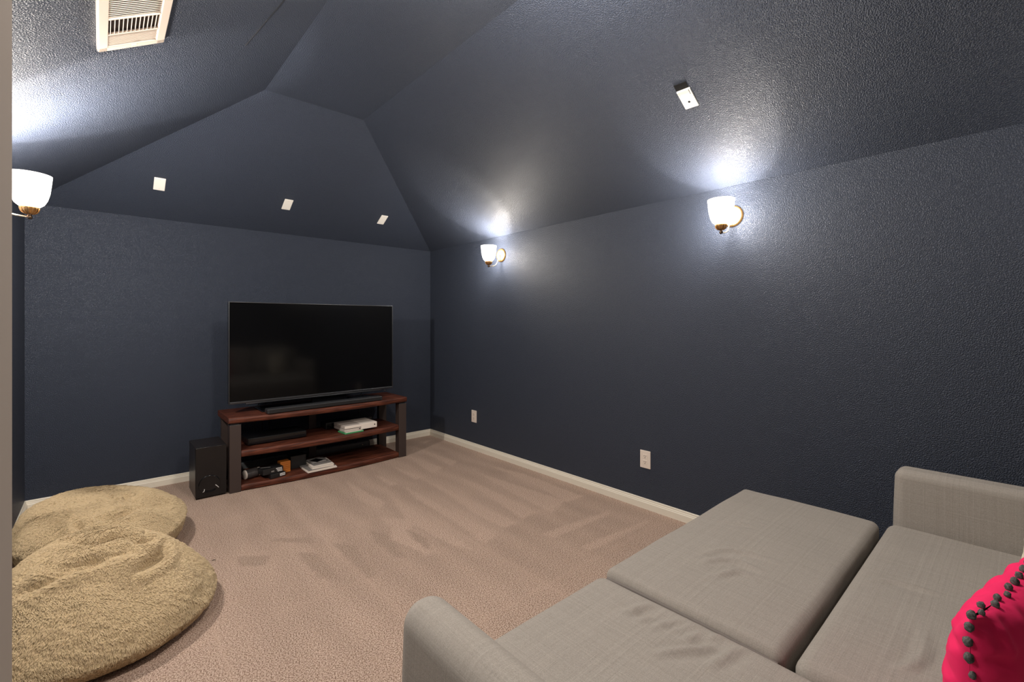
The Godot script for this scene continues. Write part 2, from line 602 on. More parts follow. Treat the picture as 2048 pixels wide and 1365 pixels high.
func build_fittings() -> void:
	# basis on the back slope: x right, y up the slope, z out into the room
	var up := Vector3(0, CH - KN, ZC - ZB).normalized()
	var bb := Basis(Vector3.RIGHT, up, Vector3.RIGHT.cross(up))
	var xs := [0.3065, 1.1525, 2.0005]
	var lab := ["blank white wall plate on the back slope, nearest the left wall lamp", "blank white wall plate in the middle of the back slope, above the television", "blank white wall plate on the back slope, nearest the right-hand hip"]
	for i in 3:
		var t := thing("blank_plate", lab[i], "wall plate", Vector3(xs[i], 2.2365, -4.0945), 0, "blank plates on the back slope")
		t.basis = bb
		obj("cover", box(Vector3(0, 0, 0.003), Vector3(0.066, 0.121, 0.007), 0.003, 2), M["white plastic"], t)
		for s in [-1, 1]:
			var st := sf()
			lathe(st, [Vector2(0.0, 0.0016), Vector2(0.002, 0.0012), Vector2(0.0026, 0.0)], 10, Transform3D(Basis(Vector3.RIGHT, PI / 2), Vector3(0, s * 0.042, 0.0065)))
			obj("screw", st, M["ivory plastic"], t)
	# speaker bracket plate on the right slope
	var upr := Vector3(BX - XR, CH - KN, 0).normalized()
	var alongz := Vector3(0, 0, 1)
	var m := thing("bracket_plate", "white bracket plate with a dark hole, slid below an open box on the right slope", "wall plate", Vector3(2.149, 2.3563, -1.106))
	m.basis = Basis(alongz, upr, alongz.cross(upr)) * Basis(Vector3(0, 0, 1), -0.02)
	obj("cover", box(Vector3(0, 0, 0.004), Vector3(0.068, 0.112, 0.008), 0.003, 2), M["white plastic"], m)
	obj("open_box", box(Vector3(-0.003, 0.071, 0.0004), Vector3(0.062, 0.04, 0.0024), 0.001), M["black void"], m)
	for s in [-1, 1]:
		obj("hook_slot", box(Vector3(s * 0.025, 0.036, 0.0078), Vector3(0.0025, 0.03, 0.0016), 0.0006), M["vent dark" if s > 0 else "ivory plastic"], m)
	obj("hook_lip", box(Vector3(0, 0.055, 0.011), Vector3(0.06, 0.004, 0.008), 0.0015), M["white plastic"], m)
	var h := sf()
	lathe(h, [Vector2(0.0, 0.0009), Vector2(0.0052, 0.0008), Vector2(0.006, 0.0)], 16, Transform3D(Basis(Vector3.RIGHT, PI / 2), Vector3(0.001, -0.018, 0.008)))
	obj("screw_hole", h, M["black void"], m)
	# outlets on the right wall
	var zs := [-3.609, -1.704]
	var ol := ["white duplex outlet low on the right wall, nearer the television", "white duplex outlet low on the right wall, nearer the sofa bed"]
	for i in 2:
		var t := thing("power_outlet", ol[i], "outlet", Vector3(XR, 0.3305, zs[i]), -PI / 2, "duplex outlets on the right wall")
		obj("cover", box(Vector3(0, 0, 0.003), Vector3(0.078, 0.118, 0.007), 0.003, 2), M["ivory plastic"], t)
		for s in [-1, 1]:
			var f := obj("socket", box(Vector3(0, s * 0.0195, 0.0068), Vector3(0.034, 0.029, 0.003), 0.0014, 2), M["ivory plastic"], t)
			for k in [-1, 1]:
				obj("slot", box(Vector3(k * 0.0065, s * 0.0195 + 0.004, 0.0083), Vector3(0.0028, 0.009, 0.0008), 0.0003), M["slot dark"], f)
			var g := sf()
			lathe(g, [Vector2(0.0, 0.0006), Vector2(0.0028, 0.0005), Vector2(0.003, 0.0)], 10, Transform3D(Basis(Vector3.RIGHT, PI / 2), Vector3(0, s * 0.0195 - 0.0075, 0.0082)))
			obj("ground_hole", g, M["slot dark"], f)
		var st := sf()
		lathe(st, [Vector2(0.0, 0.0014), Vector2(0.002, 0.001), Vector2(0.0026, 0.0)], 10, Transform3D(Basis(Vector3.RIGHT, PI / 2), Vector3(0, 0, 0.0065)))
		obj("screw", st, M["cream trim paint"], t)
	# air vent on the left slope: x up the slope, y along the room towards the camera, z into the room
	var ul := Vector3(AX - XL, CH - KN, 0).normalized()
	var v := thing("air_vent", "white ceiling register with louvers, upper left on the sloped ceiling", "air vent", Vector3(0.083, 2.3232, -2.296))
	v.basis = Basis(ul, Vector3(0, 0, 1), ul.cross(Vector3(0, 0, 1)))
	var L := 0.42
	var wd := 0.228
	var zo := v.basis.z.y
	var fr := sf()
	for s in [-1, 1]:
		rbox(fr, Vector3(s * (wd / 2 - 0.016), L / 2, 0.005), Vector3(0.032, L, 0.014), 0.004, 2)
	rbox(fr, Vector3(0, 0.016, 0.005), Vector3(wd, 0.032, 0.014), 0.004, 2)
	rbox(fr, Vector3(0, L - 0.016, 0.005), Vector3(wd, 0.032, 0.014), 0.004, 2)
	obj("frame", fr, M["vent white metal"], v)
	obj("duct", box(Vector3(0, L / 2, -0.0005), Vector3(wd - 0.05, L - 0.05, 0.003), 0.001), M["vent dark"], v)
	obj("damper_lever", box(Vector3(0.004, 0.026, 0.013), Vector3(0.018, 0.006, 0.006), 0.0015), M["vent white metal"], v)
	var iw := wd - 0.064
	for g in [[0.036, 0.120], [0.238, 0.384]]:
		var n := 8 if g[0] < 0.1 else 12
		for k in n:
			var y: float = lerpf(g[0], g[1], (k + 0.5) / n)
			var tilt := Transform3D(Basis(Vector3.RIGHT, -0.25 if g[0] < 0.1 else 0.25), Vector3(0, y, 0.0065))
			obj("louver", box(Vector3.ZERO, Vector3(iw, 0.0056, 0.0018), 0.0005, 1, tilt), M["vent white metal"], v)
	for y in [0.124, 0.234]:
		obj("divider", box(Vector3(0, y, 0.007), Vector3(iw, 0.005, 0.009), 0.001), M["vent white metal"], v)
	for k in 12:
		var x := lerpf(-iw / 2, iw / 2, (k + 0.6) / 12.4)
		var tilt := Transform3D(Basis(Vector3.UP, 1.15), Vector3(x, 0.179, 0.0065))
		obj("blade", box(Vector3.ZERO, Vector3(0.010, 0.108, 0.0014), 0.0005, 1, tilt), M["vent white metal"], v)

# ------------------------------------------------------------------ television and stand

func bowed(x0: float, x1: float, zback: float, zends: float, bow: float, y0: float, y1: float) -> SurfaceTool:
	var st := sf()
	st.set_meta("creased", true)
	var n := 28
	var r := 0.004
	# cross-section rings from the bottom edge to the top edge, front edge eased
	var rows := [[y0, 0.006], [y0 + r, 0.0], [y1 - r, 0.0], [y1, 0.006]]
	for k in n:
		var f0 := float(k) / n
		var f1 := float(k + 1) / n
		var xa := lerpf(x0, x1, f0)
		var xb := lerpf(x0, x1, f1)
		var za := zends + bow * (1.0 - pow(2 * f0 - 1, 2))
		var zb := zends + bow * (1.0 - pow(2 * f1 - 1, 2))
		for i in 3:
			quad(st, Vector3(xa, rows[i][0], za - rows[i][1]), Vector3(xb, rows[i][0], zb - rows[i][1]), Vector3(xb, rows[i + 1][0], zb - rows[i + 1][1]), Vector3(xa, rows[i + 1][0], za - rows[i + 1][1]))
		st.set_smooth_group(1)
		quad(st, Vector3(xa, y1, za - 0.006), Vector3(xb, y1, zb - 0.006), Vector3(xb, y1, zback), Vector3(xa, y1, zback))
		st.set_smooth_group(2)
		quad(st, Vector3(xa, y0, zback), Vector3(xb, y0, zback), Vector3(xb, y0, zb - 0.006), Vector3(xa, y0, za - 0.006))
		st.set_smooth_group(0)
	st.set_smooth_group(-1)
	for x in [x0, x1]:
		var a := Vector3(x, y0, zback)
		var b := Vector3(x, y0, zends - 0.006)
		var b2 := Vector3(x, y0 + r, zends)
		var c2 := Vector3(x, y1 - r, zends)
		var c := Vector3(x, y1, zends - 0.006)
		var d := Vector3(x, y1, zback)
		if x == x0:
			tri(st, a, b, b2); tri(st, a, b2, c2); tri(st, a, c2, c); tri(st, a, c, d)
		else:
			tri(st, a, b2, b); tri(st, a, c2, b2); tri(st, a, c, c2); tri(st, a, d, c)
	quad(st, Vector3(x1, y0, zback), Vector3(x0, y0, zback), Vector3(x0, y1, zback), Vector3(x1, y1, zback))
	return st

func build_media() -> void:
	var P: Material = M["dark post lacquer"]
	var s := thing("tv_stand", "red-brown bow-front wooden television stand with dark flat posts and two lower shelves", "tv stand")
	obj("top_board", bowed(0.69, 2.135, -4.29, -3.868, 0.055, 0.510, 0.553), M["red brown wood"], s)
	obj("middle_shelf", bowed(0.77, 2.053, -4.28, -3.872, 0.05, 0.254, 0.302), M["red brown wood"], s)
	obj("bottom_shelf", bowed(0.77, 2.053, -4.28, -3.872, 0.045, 0.004, 0.047), M["red brown wood"], s)
	for x in [0.7325, 2.0905]:
		obj("front_post", box(Vector3(x, 0.2475, -3.9), Vector3(0.075, 0.495, 0.07), 0.003, 2), P, s)
		obj("rear_post", box(Vector3(2.075 if x > 1 else 0.748, 0.2475, -4.265), Vector3(0.08, 0.495, 0.045), 0.003, 2), P, s)
		obj("top_rail", box(Vector3(x, 0.502, -4.08), Vector3(0.06, 0.016, 0.4), 0.002, 1), M["black satin"], s)
		obj("bottom_rail", box(Vector3(2.062 if x > 1 else 0.761, 0.018, -4.09), Vector3(0.03, 0.028, 0.35), 0.002, 1), M["black satin"], s)
		obj("post_cap", box(Vector3(x, 0.4975, -3.9), Vector3(0.075, 0.005, 0.07), 0.001, 1), M["dark steel"], s)
	obj("center_post", box(Vector3(1.41, 0.255, -4.272), Vector3(0.066, 0.505, 0.03), 0.003, 1), P, s)
	# television
	var t := thing("television", "large flat black television with thin steel bezel on the wooden stand", "television", Vector3(1.3868, 0.553, -4.0))
	var cy := 1.0205 - 0.553
	obj("panel", box(Vector3(0, cy, -0.028), Vector3(1.347, 0.779, 0.03), 0.006, 2), M["black satin"], t)
	var hump := sf()
	rbox(hump, Vector3(0, cy - 0.08, -0.055), Vector3(0.9, 0.5, 0.05), 0.02, 3)
	obj("back_cover", hump, M["black satin"], t)
	var bz := sf()
	for sx in [-1, 1]:
		rbox(bz, Vector3(sx * 0.6705, cy, -0.009), Vector3(0.008, 0.781, 0.022), 0.0025, 2)
	rbox(bz, Vector3(0, cy + 0.3865, -0.009), Vector3(1.333, 0.008, 0.022), 0.0025, 2)
	rbox(bz, Vector3(0, cy - 0.3815, -0.009), Vector3(1.333, 0.018, 0.022), 0.0035, 2)
	obj("bezel", bz, M["dark steel"], t)
	obj("screen", box(Vector3(0, cy + 0.005, -0.0115), Vector3(1.334, 0.766, 0.008), 0.001, 1), M["screen"], t)
	var lip := sf()
	rbox(lip, Vector3(0.0, cy - 0.396, -0.012), Vector3(1.12, 0.012, 0.018), 0.005, 2)
	obj("bottom_lip", lip, M["dark steel"], t)
	obj("stand_neck", box(Vector3(0.1, 0.045, -0.06), Vector3(0.3, 0.085, 0.03), 0.006, 2), M["black gloss"], t)
	var base := sf()
	rbox(base, Vector3(0.02, 0.006, -0.07), Vector3(0.96, 0.012, 0.24), 0.005, 2)
	obj("stand_base", base, M["black gloss"], t)
	var led := sf()
	lathe(led, [Vector2(0.0, -0.004), Vector2(0.005, -0.003), Vector2(0.006, 0.0)], 12, Transform3D(Basis(), Vector3(0.595, cy - 0.402, -0.008)))
	obj("sensor", led, M["pale brass"], t)
	# sound bar in front of the television
	var b := thing("sound_bar", "long low black sound bar on the stand top in front of the television", "sound bar", Vector3(1.405, 0.553, -3.868), 0.015)
	obj("bar_body", box(Vector3(0, 0.022, 0), Vector3(0.94, 0.036, 0.075), 0.007, 3), M["bar black"], b)
	obj("front_grille", box(Vector3(0, 0.02, 0.0365), Vector3(0.91, 0.028, 0.004), 0.0015, 2), M["black satin"], b)
	for k in [-1, 1]:
		obj("foot", box(Vector3(k * 0.38, 0.002, 0), Vector3(0.06, 0.004, 0.05), 0.001), M["black void"], b)
		var cap := sf()
		lathe(cap, [Vector2(0.0, 0.004), Vector2(0.010, 0.003), Vector2(0.012, 0.0)], 16, Transform3D(Basis(Vector3(0, 0, 1), -k * PI / 2), Vector3(k * 0.47, 0.026, 0.02)))
		obj("end_cap", cap, M["dark steel"], b)
	# subwoofer
	var w := thing("subwoofer", "tall black subwoofer box with round port standing left of the stand", "speaker", Vector3(0.585, 0, -4.035))
	obj("cabinet", box(Vector3(0, 0.188, 0), Vector3(0.19, 0.356, 0.3), 0.004, 2), M["sub side"], w)
	obj("front_panel", box(Vector3(0, 0.188, 0.152), Vector3(0.188, 0.354, 0.008), 0.003, 2), M["black gloss"], w)
	var port := sf()
	lathe(port, [Vector2(0.066, 0.0), Vector2(0.064, 0.005), Vector2(0.058, 0.006), Vector2(0.05, 0.002), Vector2(0.03, 0.0008), Vector2(0.0, 0.0005)], 40, Transform3D(Basis(Vector3.RIGHT, PI / 2), Vector3(-0.012, 0.098, 0.1555)))
	obj("port", port, M["black gloss"], w)
	var glints := sf()  # pale strokes modelled for the glints in the glossy port
	tube(glints, curve([Vector3(-0.052, 0.05, 0.159), Vector3(-0.045, 0.056, 0.163), Vector3(-0.042, 0.07, 0.162)], 5), 0.0022, 8)
	obj("port_glint", glints, M["print white"], w)
	glints = sf()
	tube(glints, curve([Vector3(0.024, 0.088, 0.162), Vector3(0.036, 0.075, 0.163), Vector3(0.044, 0.064, 0.161)], 5), 0.0022, 8)
	obj("port_glint", glints, M["print white"], w)
	for e in [[-1, -1], [-1, 1], [1, -1], [1, 1]]:
		obj("foot", box(Vector3(e[0] * 0.075, 0.005, e[1] * 0.125), Vector3(0.03, 0.01, 0.03), 0.003), M["black void"], w)
	# things on the middle shelf
	var g := thing("game_case", "green video game case under the white game console", "game case", Vector3(1.614, 0.302, -3.905), 0.06)
	obj("case_shell", box(Vector3(0, 0.0068, 0), Vector3(0.17, 0.0135, 0.136), 0.003, 2), M["green case"], g)
	obj("cover_sheet", box(Vector3(0.002, 0.0138, 0), Vector3(0.15, 0.0008, 0.128), 0.0002), M["paper"], g)
	var c := thing("game_console", "white game console resting on a green case on the middle shelf", "game console", Vector3(1.684, 0.3165, -3.972), 0.03)
	obj("shell_lower", box(Vector3(-0.075, 0.0125, 0.0), Vector3(0.145, 0.022, 0.222), 0.002), M["console grey"], c)
	obj("shell_upper", box(Vector3(-0.074, 0.0385, 0.0), Vector3(0.147, 0.024, 0.226), 0.002), M["console grey"], c)
	obj("shell_front", box(Vector3(-0.074, 0.0385, 0.1135), Vector3(0.147, 0.022, 0.003), 0.001), M["console white"], c)
	obj("disc_slot", box(Vector3(-0.074, 0.025, 0.108), Vector3(0.145, 0.004, 0.006), 0.001), M["black void"], c)
	obj("shell_side", box(Vector3(0.0735, 0.0275, 0.0), Vector3(0.148, 0.049, 0.23), 0.003, 2), M["console white"], c)
	var pb := sf()
	lathe(pb, [Vector2(0.0, 0.001), Vector2(0.0055, 0.0008), Vector2(0.006, 0.0)], 18, Transform3D(Basis(Vector3.RIGHT, PI / 2), Vector3(0.125, 0.03, 0.115)))
	obj("power_button", pb, M["slot dark"], c)
	obj("port_cover", box(Vector3(-0.013, 0.0125, 0.1115), Vector3(0.012, 0.008, 0.002), 0.0006), M["slot dark"], c)
	obj("foot", box(Vector3(0.07, 0.0015, 0), Vector3(0.12, 0.003, 0.19), 0.001), M["black void"], c)
	var p1 := thing("disc_player", "low black disc player at the dark left end of the middle shelf", "media player", Vector3(1.05, 0.302, -4.09), 0.0)
	obj("player_body", box(Vector3(0, 0.031, 0), Vector3(0.43, 0.05, 0.24), 0.004, 2), M["black satin"], p1)
	obj("front_panel", box(Vector3(0, 0.031, 0.121), Vector3(0.42, 0.042, 0.004), 0.0015), M["black gloss"], p1)
	for k in [-1, 1]:
		obj("foot", box(Vector3(k * 0.17, 0.003, 0), Vector3(0.03, 0.006, 0.2), 0.001), M["black void"], p1)
	var p2 := thing("cable_box", "black cable box at the back of the middle shelf behind the white console", "media player", Vector3(1.69, 0.302, -4.18), 0.0)
	obj("box_body", box(Vector3(0, 0.034, 0), Vector3(0.43, 0.056, 0.14), 0.004, 2), M["black satin"], p2)
	obj("front_panel", box(Vector3(0, 0.034, 0.071), Vector3(0.42, 0.046, 0.004), 0.0015), M["black gloss"], p2)
	for k in [-1, 1]:
		obj("foot", box(Vector3(k * 0.17, 0.003, 0), Vector3(0.03, 0.006, 0.1), 0.001), M["black void"], p2)
	# things on the bottom shelf
	var y := 0.047
	var cam := thing("plastic_bottle", "smoky plastic bottle with pale ends lying at the left end of the bottom shelf", "bottle", Vector3(0.87, y + 0.036, -4.0), 0.25)
	var lay := Transform3D(Basis(Vector3(0, 0, 1), -PI / 2), Vector3.ZERO)
	var cb := sf()
	lathe(cb, [Vector2(0.034, -0.05), Vector2(0.036, -0.04), Vector2(0.036, 0.03), Vector2(0.033, 0.04)], 24, lay)
	obj("bottle_body", cb, M["smoky plastic"], cam)
	cb = sf()
	lathe(cb, [Vector2(0.0, -0.062), Vector2(0.03, -0.061), Vector2(0.035, -0.055), Vector2(0.035, -0.049)], 24, lay)
	obj("bottle_cap", cb, M["console white"], cam)
	cb = sf()
	lathe(cb, [Vector2(0.034, 0.039), Vector2(0.033, 0.055), Vector2(0.024, 0.075), Vector2(0.012, 0.084), Vector2(0.0, 0.086)], 24, lay)
	obj("bottle_nozzle", cb, M["console white"], cam)
	var k1 := thing("carton", "small black carton with white print lying under another, beside the orange block", "box", Vector3(1.015, y, -3.915), 0.2)
	obj("carton_body", box(Vector3(0, 0.017, 0), Vector3(0.115, 0.034, 0.09), 0.002), M["black satin"], k1)
	obj("white_label", box(Vector3(0.033, 0.018, 0.0455), Vector3(0.04, 0.02, 0.0012), 0.0004), M["print white"], k1)
	for k in 3:
		obj("print_mark", box(Vector3(0.022 + k * 0.011, 0.018, 0.0462), Vector3(0.005, 0.01, 0.0006), 0.0002), M["bar black"], k1)
	var k2 := thing("carton", "black carton with lines of white print lying tilted on a smaller black carton", "box", Vector3(0.985, y + 0.0345, -3.93), 0.12)
	obj("carton_body", box(Vector3(0, 0.022, 0), Vector3(0.15, 0.043, 0.10), 0.002), M["black satin"], k2)
	for k in 3:
		obj("print_line", box(Vector3(0.042 + 0.004 * k, 0.034 - k * 0.011, 0.0505), Vector3(0.044 - 0.004 * k, 0.0052, 0.001), 0.0003), M["print white"], k2)
	obj("print_stroke", box(Vector3(-0.035, 0.0436, 0.01), Vector3(0.07, 0.001, 0.008), 0.0003, 1, Transform3D(Basis(Vector3.UP, -0.5), Vector3.ZERO)), M["grey cover"], k2)
	obj("print_stroke", box(Vector3(-0.004, 0.018, 0.0505), Vector3(0.022, 0.01, 0.001), 0.0003), M["grey cover"], k2)
	var ob := thing("wooden_block", "orange ribbed wooden block on the bottom shelf beside the black cartons", "block", Vector3(1.1, y, -4.0), 0.06)
	obj("block_body", box(Vector3(0, 0.043, 0), Vector3(0.078, 0.086, 0.07), 0.002), M["orange wood"], ob)
	for k in 5:
		obj("groove", box(Vector3(0.002, 0.014 + k * 0.0155, 0.0352), Vector3(0.066, 0.0022, 0.001), 0.0004, 1, Transform3D(Basis(Vector3(0, 0, 1), 0.04 * (k % 2)), Vector3.ZERO)), M["orange dark"], ob)
	var bk := thing("dark_block", "plain black block on the bottom shelf between orange block and magazines", "box", Vector3(1.215, y, -4.06), 0.0)  # plain block filling the black area beside the orange one
	obj("box_body", box(Vector3(0, 0.05, 0), Vector3(0.12, 0.1, 0.1), 0.003, 2), M["black satin"], bk)
	obj("dark_top", box(Vector3(0, 0.1015, 0), Vector3(0.124, 0.008, 0.104), 0.002, 1), M["black satin"], bk)
	var yy := y
	var pile := [
		["magazine", "white magazine at the bottom of the paper stack on the bottom shelf", "magazine", Vector3(0.235, 0.008, 0.275), "paper", "paper", 0.0, Vector3(1.345, 0, -3.955)],
		["magazine", "white magazine second from the bottom of the paper stack on the shelf", "magazine", Vector3(0.222, 0.007, 0.262), "grey cover", "paper", 0.07, Vector3(1.34, 0, -3.958)],
		["book", "thick pale book near the top of the paper stack on the bottom shelf", "book", Vector3(0.175, 0.016, 0.22), "paper", "paper", -0.06, Vector3(1.362, 0, -3.948)],
		["notebook", "dark edged notebook at the top of the paper stack", "notebook", Vector3(0.15, 0.006, 0.19), "grey cover", "black satin", 0.05, Vector3(1.36, 0, -3.968)]]
	for e in pile:
		var sz: Vector3 = e[3]
		var q := thing(e[0], e[1], e[2], Vector3(e[7].x, yy, e[7].z), e[6])
		obj("pages", box(Vector3(0, sz.y / 2, 0), Vector3(sz.x - 0.004, sz.y - 0.002, sz.z - 0.004), 0.001), M[e[5]], q)
		obj("cover", box(Vector3(0, sz.y - 0.0006, 0), Vector3(sz.x, 0.0014, sz.z), 0.0005), M[e[4]], q)
		obj("back_cover", box(Vector3(0, 0.0008, 0), Vector3(sz.x, 0.0014, sz.z), 0.0005), M["paper"], q)
		yy += sz.y + 0.0005
	var ph := thing("handheld_device", "small grey device with dark glass face on top of the paper stack", "device", Vector3(1.345, yy, -3.975), 0.12)
	obj("device_body", box(Vector3(0, 0.006, 0), Vector3(0.12, 0.012, 0.13), 0.005, 3), M["grey cover"], ph)
	obj("device_face", box(Vector3(-0.012, 0.0125, 0.015), Vector3(0.075, 0.0014, 0.085), 0.0005, 1, Transform3D(Basis(Vector3.UP, 0.35), Vector3.ZERO)), M["black gloss"], ph)
	# behind the stand
	var fb := thing("floor_bar", "long dark grey bar lying on the floor behind the television stand", "bar", Vector3(1.415, 0, -4.355), 0.0)
	obj("bar_body", box(Vector3(0, 0.043, 0), Vector3(1.12, 0.082, 0.055), 0.006, 3), M["bar grey"], fb)
	obj("end_cap", box(Vector3(0.5625, 0.043, 0), Vector3(0.006, 0.08, 0.053), 0.002), M["black satin"], fb)
	var sc := sf()
	lathe(sc, [Vector2(0.0, 0.003), Vector2(0.005, 0.002), Vector2(0.006, 0.0)], 12, Transform3D(Basis(Vector3.RIGHT, PI / 2), Vector3(0.49, 0.055, 0.0275)))
	obj("screw", sc, M["pale brass"], fb)
	var xs := [0.965, 1.02, 1.075, 1.865]
	for i in 4:
		var cst := sf()
		tube(cst, curve([Vector3(xs[i] + 0.05, 0.62, -4.315), Vector3(xs[i], 0.5, -4.312), Vector3(xs[i] - 0.005, 0.36, -4.312), Vector3(xs[i] + 0.01, 0.2, -4.314), Vector3(xs[i] - 0.02, 0.088, -4.34)], 8), 0.0032, 8)
		obj("power_cord", cst, M["black satin"], t, Transform3D(Basis(), -t.position))

# ------------------------------------------------------------------ sofa and pillows

func near_line(p: Vector2, pts: Array) -> Vector2:
	# (distance to the polyline, share of the way along it)
	var best := 1e9
	var at := 0.0
	for i in pts.size() - 1:
		var a: Vector2 = pts[i]
		var b: Vector2 = pts[i + 1]
		var f := clampf((p - a).dot(b - a) / maxf((b - a).length_squared(), 1e-9), 0, 1)
		var d := p.distance_to(a.lerp(b, f))
		if d < best:
			best = d
			at = (i + f) / (pts.size() - 1)
	return Vector2(best, at)

func lines_of(l: Array) -> Array:
	var out := []
	for e in l:
		var p := []
		for k in range(0, e.size(), 2):
			p.append(Vector3(e[k] * 0.01, 0, e[k + 1] * 0.01))
		var q := []
		for v in curve(p, 5):
			q.append(Vector2(v.x, v.z))
		out.append(q)
	return out

func cushion(x0: float, x1: float, z0: float, z1: float, y0: float, y1: float, r: float, crown: float, wrinkles: Array, step := 0.012) -> SurfaceTool:
	var st := sf()
	var c := Vector3((x0 + x1) / 2, (y0 + y1) / 2, (z0 + z1) / 2)
	var size := Vector3(x1 - x0, y1 - y0, z1 - z0)
	var soft := FastNoiseLite.new()
	soft.frequency = 2.2
	soft.seed = int(x0 * 100)
	soft.fractal_octaves = 2
	var shape_fn := func(p: Vector3, n: Vector3) -> Vector3:
		var fx := clampf((p.x - x0) / size.x, 0, 1)
		var fz := clampf((p.z - z0) / size.z, 0, 1)
		var q := p
		if n.y > 0.1:
			var d := crown * pow(sin(fx * PI), 0.6) * pow(sin(fz * PI), 0.6)
			d += 0.004 * soft.get_noise_2d(p.x, p.z)
			for w in wrinkles:
				var e := near_line(Vector2(p.x, p.z), w)
				if e.x < 0.06:
					var fade := sin(clampf(e.y, 0.02, 0.98) * PI) * smoothstep(0.0, 0.09, minf(minf(p.x - x0, x1 - p.x), minf(p.z - z0, z1 - p.z)))
					d += fade * (0.0085 * exp(-pow(e.x / 0.0095, 2)) - 0.004 * exp(-pow((e.x - 0.024) / 0.013, 2)))
			q.y += d * n.y
		else:
			q += n * 0.004 * soft.get_noise_3d(p.x * 2, p.y * 2, p.z * 2)
		return q
	rbox(st, c, size, r, 4, Vector3i(int(size.x / step), 3, int(size.z / step)), shape_fn)
	return st

func build_sofa() -> void:
	var F: Material = M["grey linen"]
	var s := thing("sectional_sofa", "grey linen sectional sofa bed with chaise, pull-out section and low slim arms", "sofa")
	var ext := lines_of([[156,-76,165,-74,170,-69,172,-62,173,-53], [150,-73,156,-73,161,-69,163,-64,162,-57], [146,-68,156,-64,157,-58], [190,-85,194,-78,196,-73]])
	var cha := lines_of([[109,-76,116,-74,122,-72], [109,-68,115,-65,123,-62], [111,-63,117,-61,124,-59], [111,-59,116,-58,121,-57], [116,-55,120,-54,123,-52], [110,-71,114,-69], [106,-50,114,-49,123,-47], [100,-62,108,-57,118,-50]])
	var sea := lines_of([[181,-35,187,-29,188,-23,188,-17], [140,-20,150,-17,165,-18]])
	obj("chaise_cushion", cushion(0.595, 1.243, -0.945, 0.56, 0.27, 0.425, 0.045, 0.012, cha), F, s)
	obj("pull_out_cushion", cushion(1.257, 2.405, -0.945, -0.4, 0.27, 0.425, 0.028, 0.006, ext), F, s)
	obj("seat_cushion", cushion(1.257, 2.445, -0.383, 0.5, 0.25, 0.425, 0.04, 0.008, sea, 0.014), F, s)
	# piping down the edge of the pull-out section beside the chaise
	var st := sf()
	tube(st, curve([Vector3(1.2515, 0.4, -0.925), Vector3(1.2515, 0.404, -0.8), Vector3(1.2515, 0.404, -0.55), Vector3(1.2515, 0.4, -0.41)], 8), 0.0055, 8)
	obj("piping", st, M["grey piping"], s)
	obj("chaise_base", box(Vector3(0.92, 0.165, -0.17), Vector3(0.65, 0.2, 1.5), 0.012, 2), F, s)
	obj("seat_base", box(Vector3(1.85, 0.16, 0.1), Vector3(1.2, 0.17, 0.92), 0.012, 2), F, s)
	obj("pull_out_frame", box(Vector3(1.83, 0.17, -0.66), Vector3(1.13, 0.19, 0.52), 0.012, 2), F, s)
	var arm_fn := func(p: Vector3, n: Vector3) -> Vector3:
		return p + Vector3(n.x, 0, n.z) * 0.008 * sin(clampf(p.y / 0.64, 0, 1) * PI)
	st = sf()
	rbox(st, Vector3(0.535, 0.352, -0.145), Vector3(0.106, 0.58, 1.55), 0.05, 6, Vector3i(1, 10, 20), arm_fn)
	obj("arm", st, F, s)
	st = sf()
	rbox(st, Vector3(2.517, 0.352, 0.135), Vector3(0.118, 0.58, 1.0), 0.035, 5, Vector3i(1, 10, 14), arm_fn)
	obj("arm", st, F, s)
	obj("backrest", box(Vector3(1.525, 0.43, 0.66), Vector3(2.1, 0.73, 0.16), 0.04, 4), F, s)
	for e in [[0.92, 0.63], [1.55, 0.57], [2.14, 0.57]]:
		st = sf()
		rbox(st, Vector3(e[0], 0.64, 0.48), Vector3(e[1], 0.42, 0.18), 0.07, 4)
		obj("back_cushion", st, F, s)
	for e in [[0.55, -0.85], [0.55, 0.62], [1.2, -0.85], [2.5, -0.28], [2.5, 0.6], [2.32, -0.86], [1.35, -0.86]]:
		obj("leg", box(Vector3(e[0], 0.035, e[1]), Vector3(0.05, 0.07, 0.05), 0.005, 2), M["black satin"], s)

func pillow_point(a: float, b: float, side: float, half: float, puff: float, wr: float) -> Vector3:
	# a, b in -1..1; side is +1 for the front, -1 for the back
	var x := half * a * (1.0 - 0.10 * (1.0 - b * b) * absf(a))
	var y := half * b * (1.0 - 0.10 * (1.0 - a * a) * absf(b))
	var k := (1.0 - a * a) * (1.0 - b * b)
	var z := puff * pow(maxf(k, 0), 0.42)
	# gathers that start at the seam
	var edge_a := 1.0 - absf(a)
	var edge_b := 1.0 - absf(b)
	z += wr * (sin(b * 21.0 + a * 2.0) + 0.6 * sin(b * 37.0 + 1.0)) * exp(-pow(edge_a / 0.35, 2)) * minf(1.0, edge_a * 12.0)
	z += wr * (sin(a * 19.0 + b * 2.5 + 0.7) + 0.6 * sin(a * 33.0)) * exp(-pow(edge_b / 0.35, 2)) * minf(1.0, edge_b * 12.0)
	return Vector3(x, y, side * z)

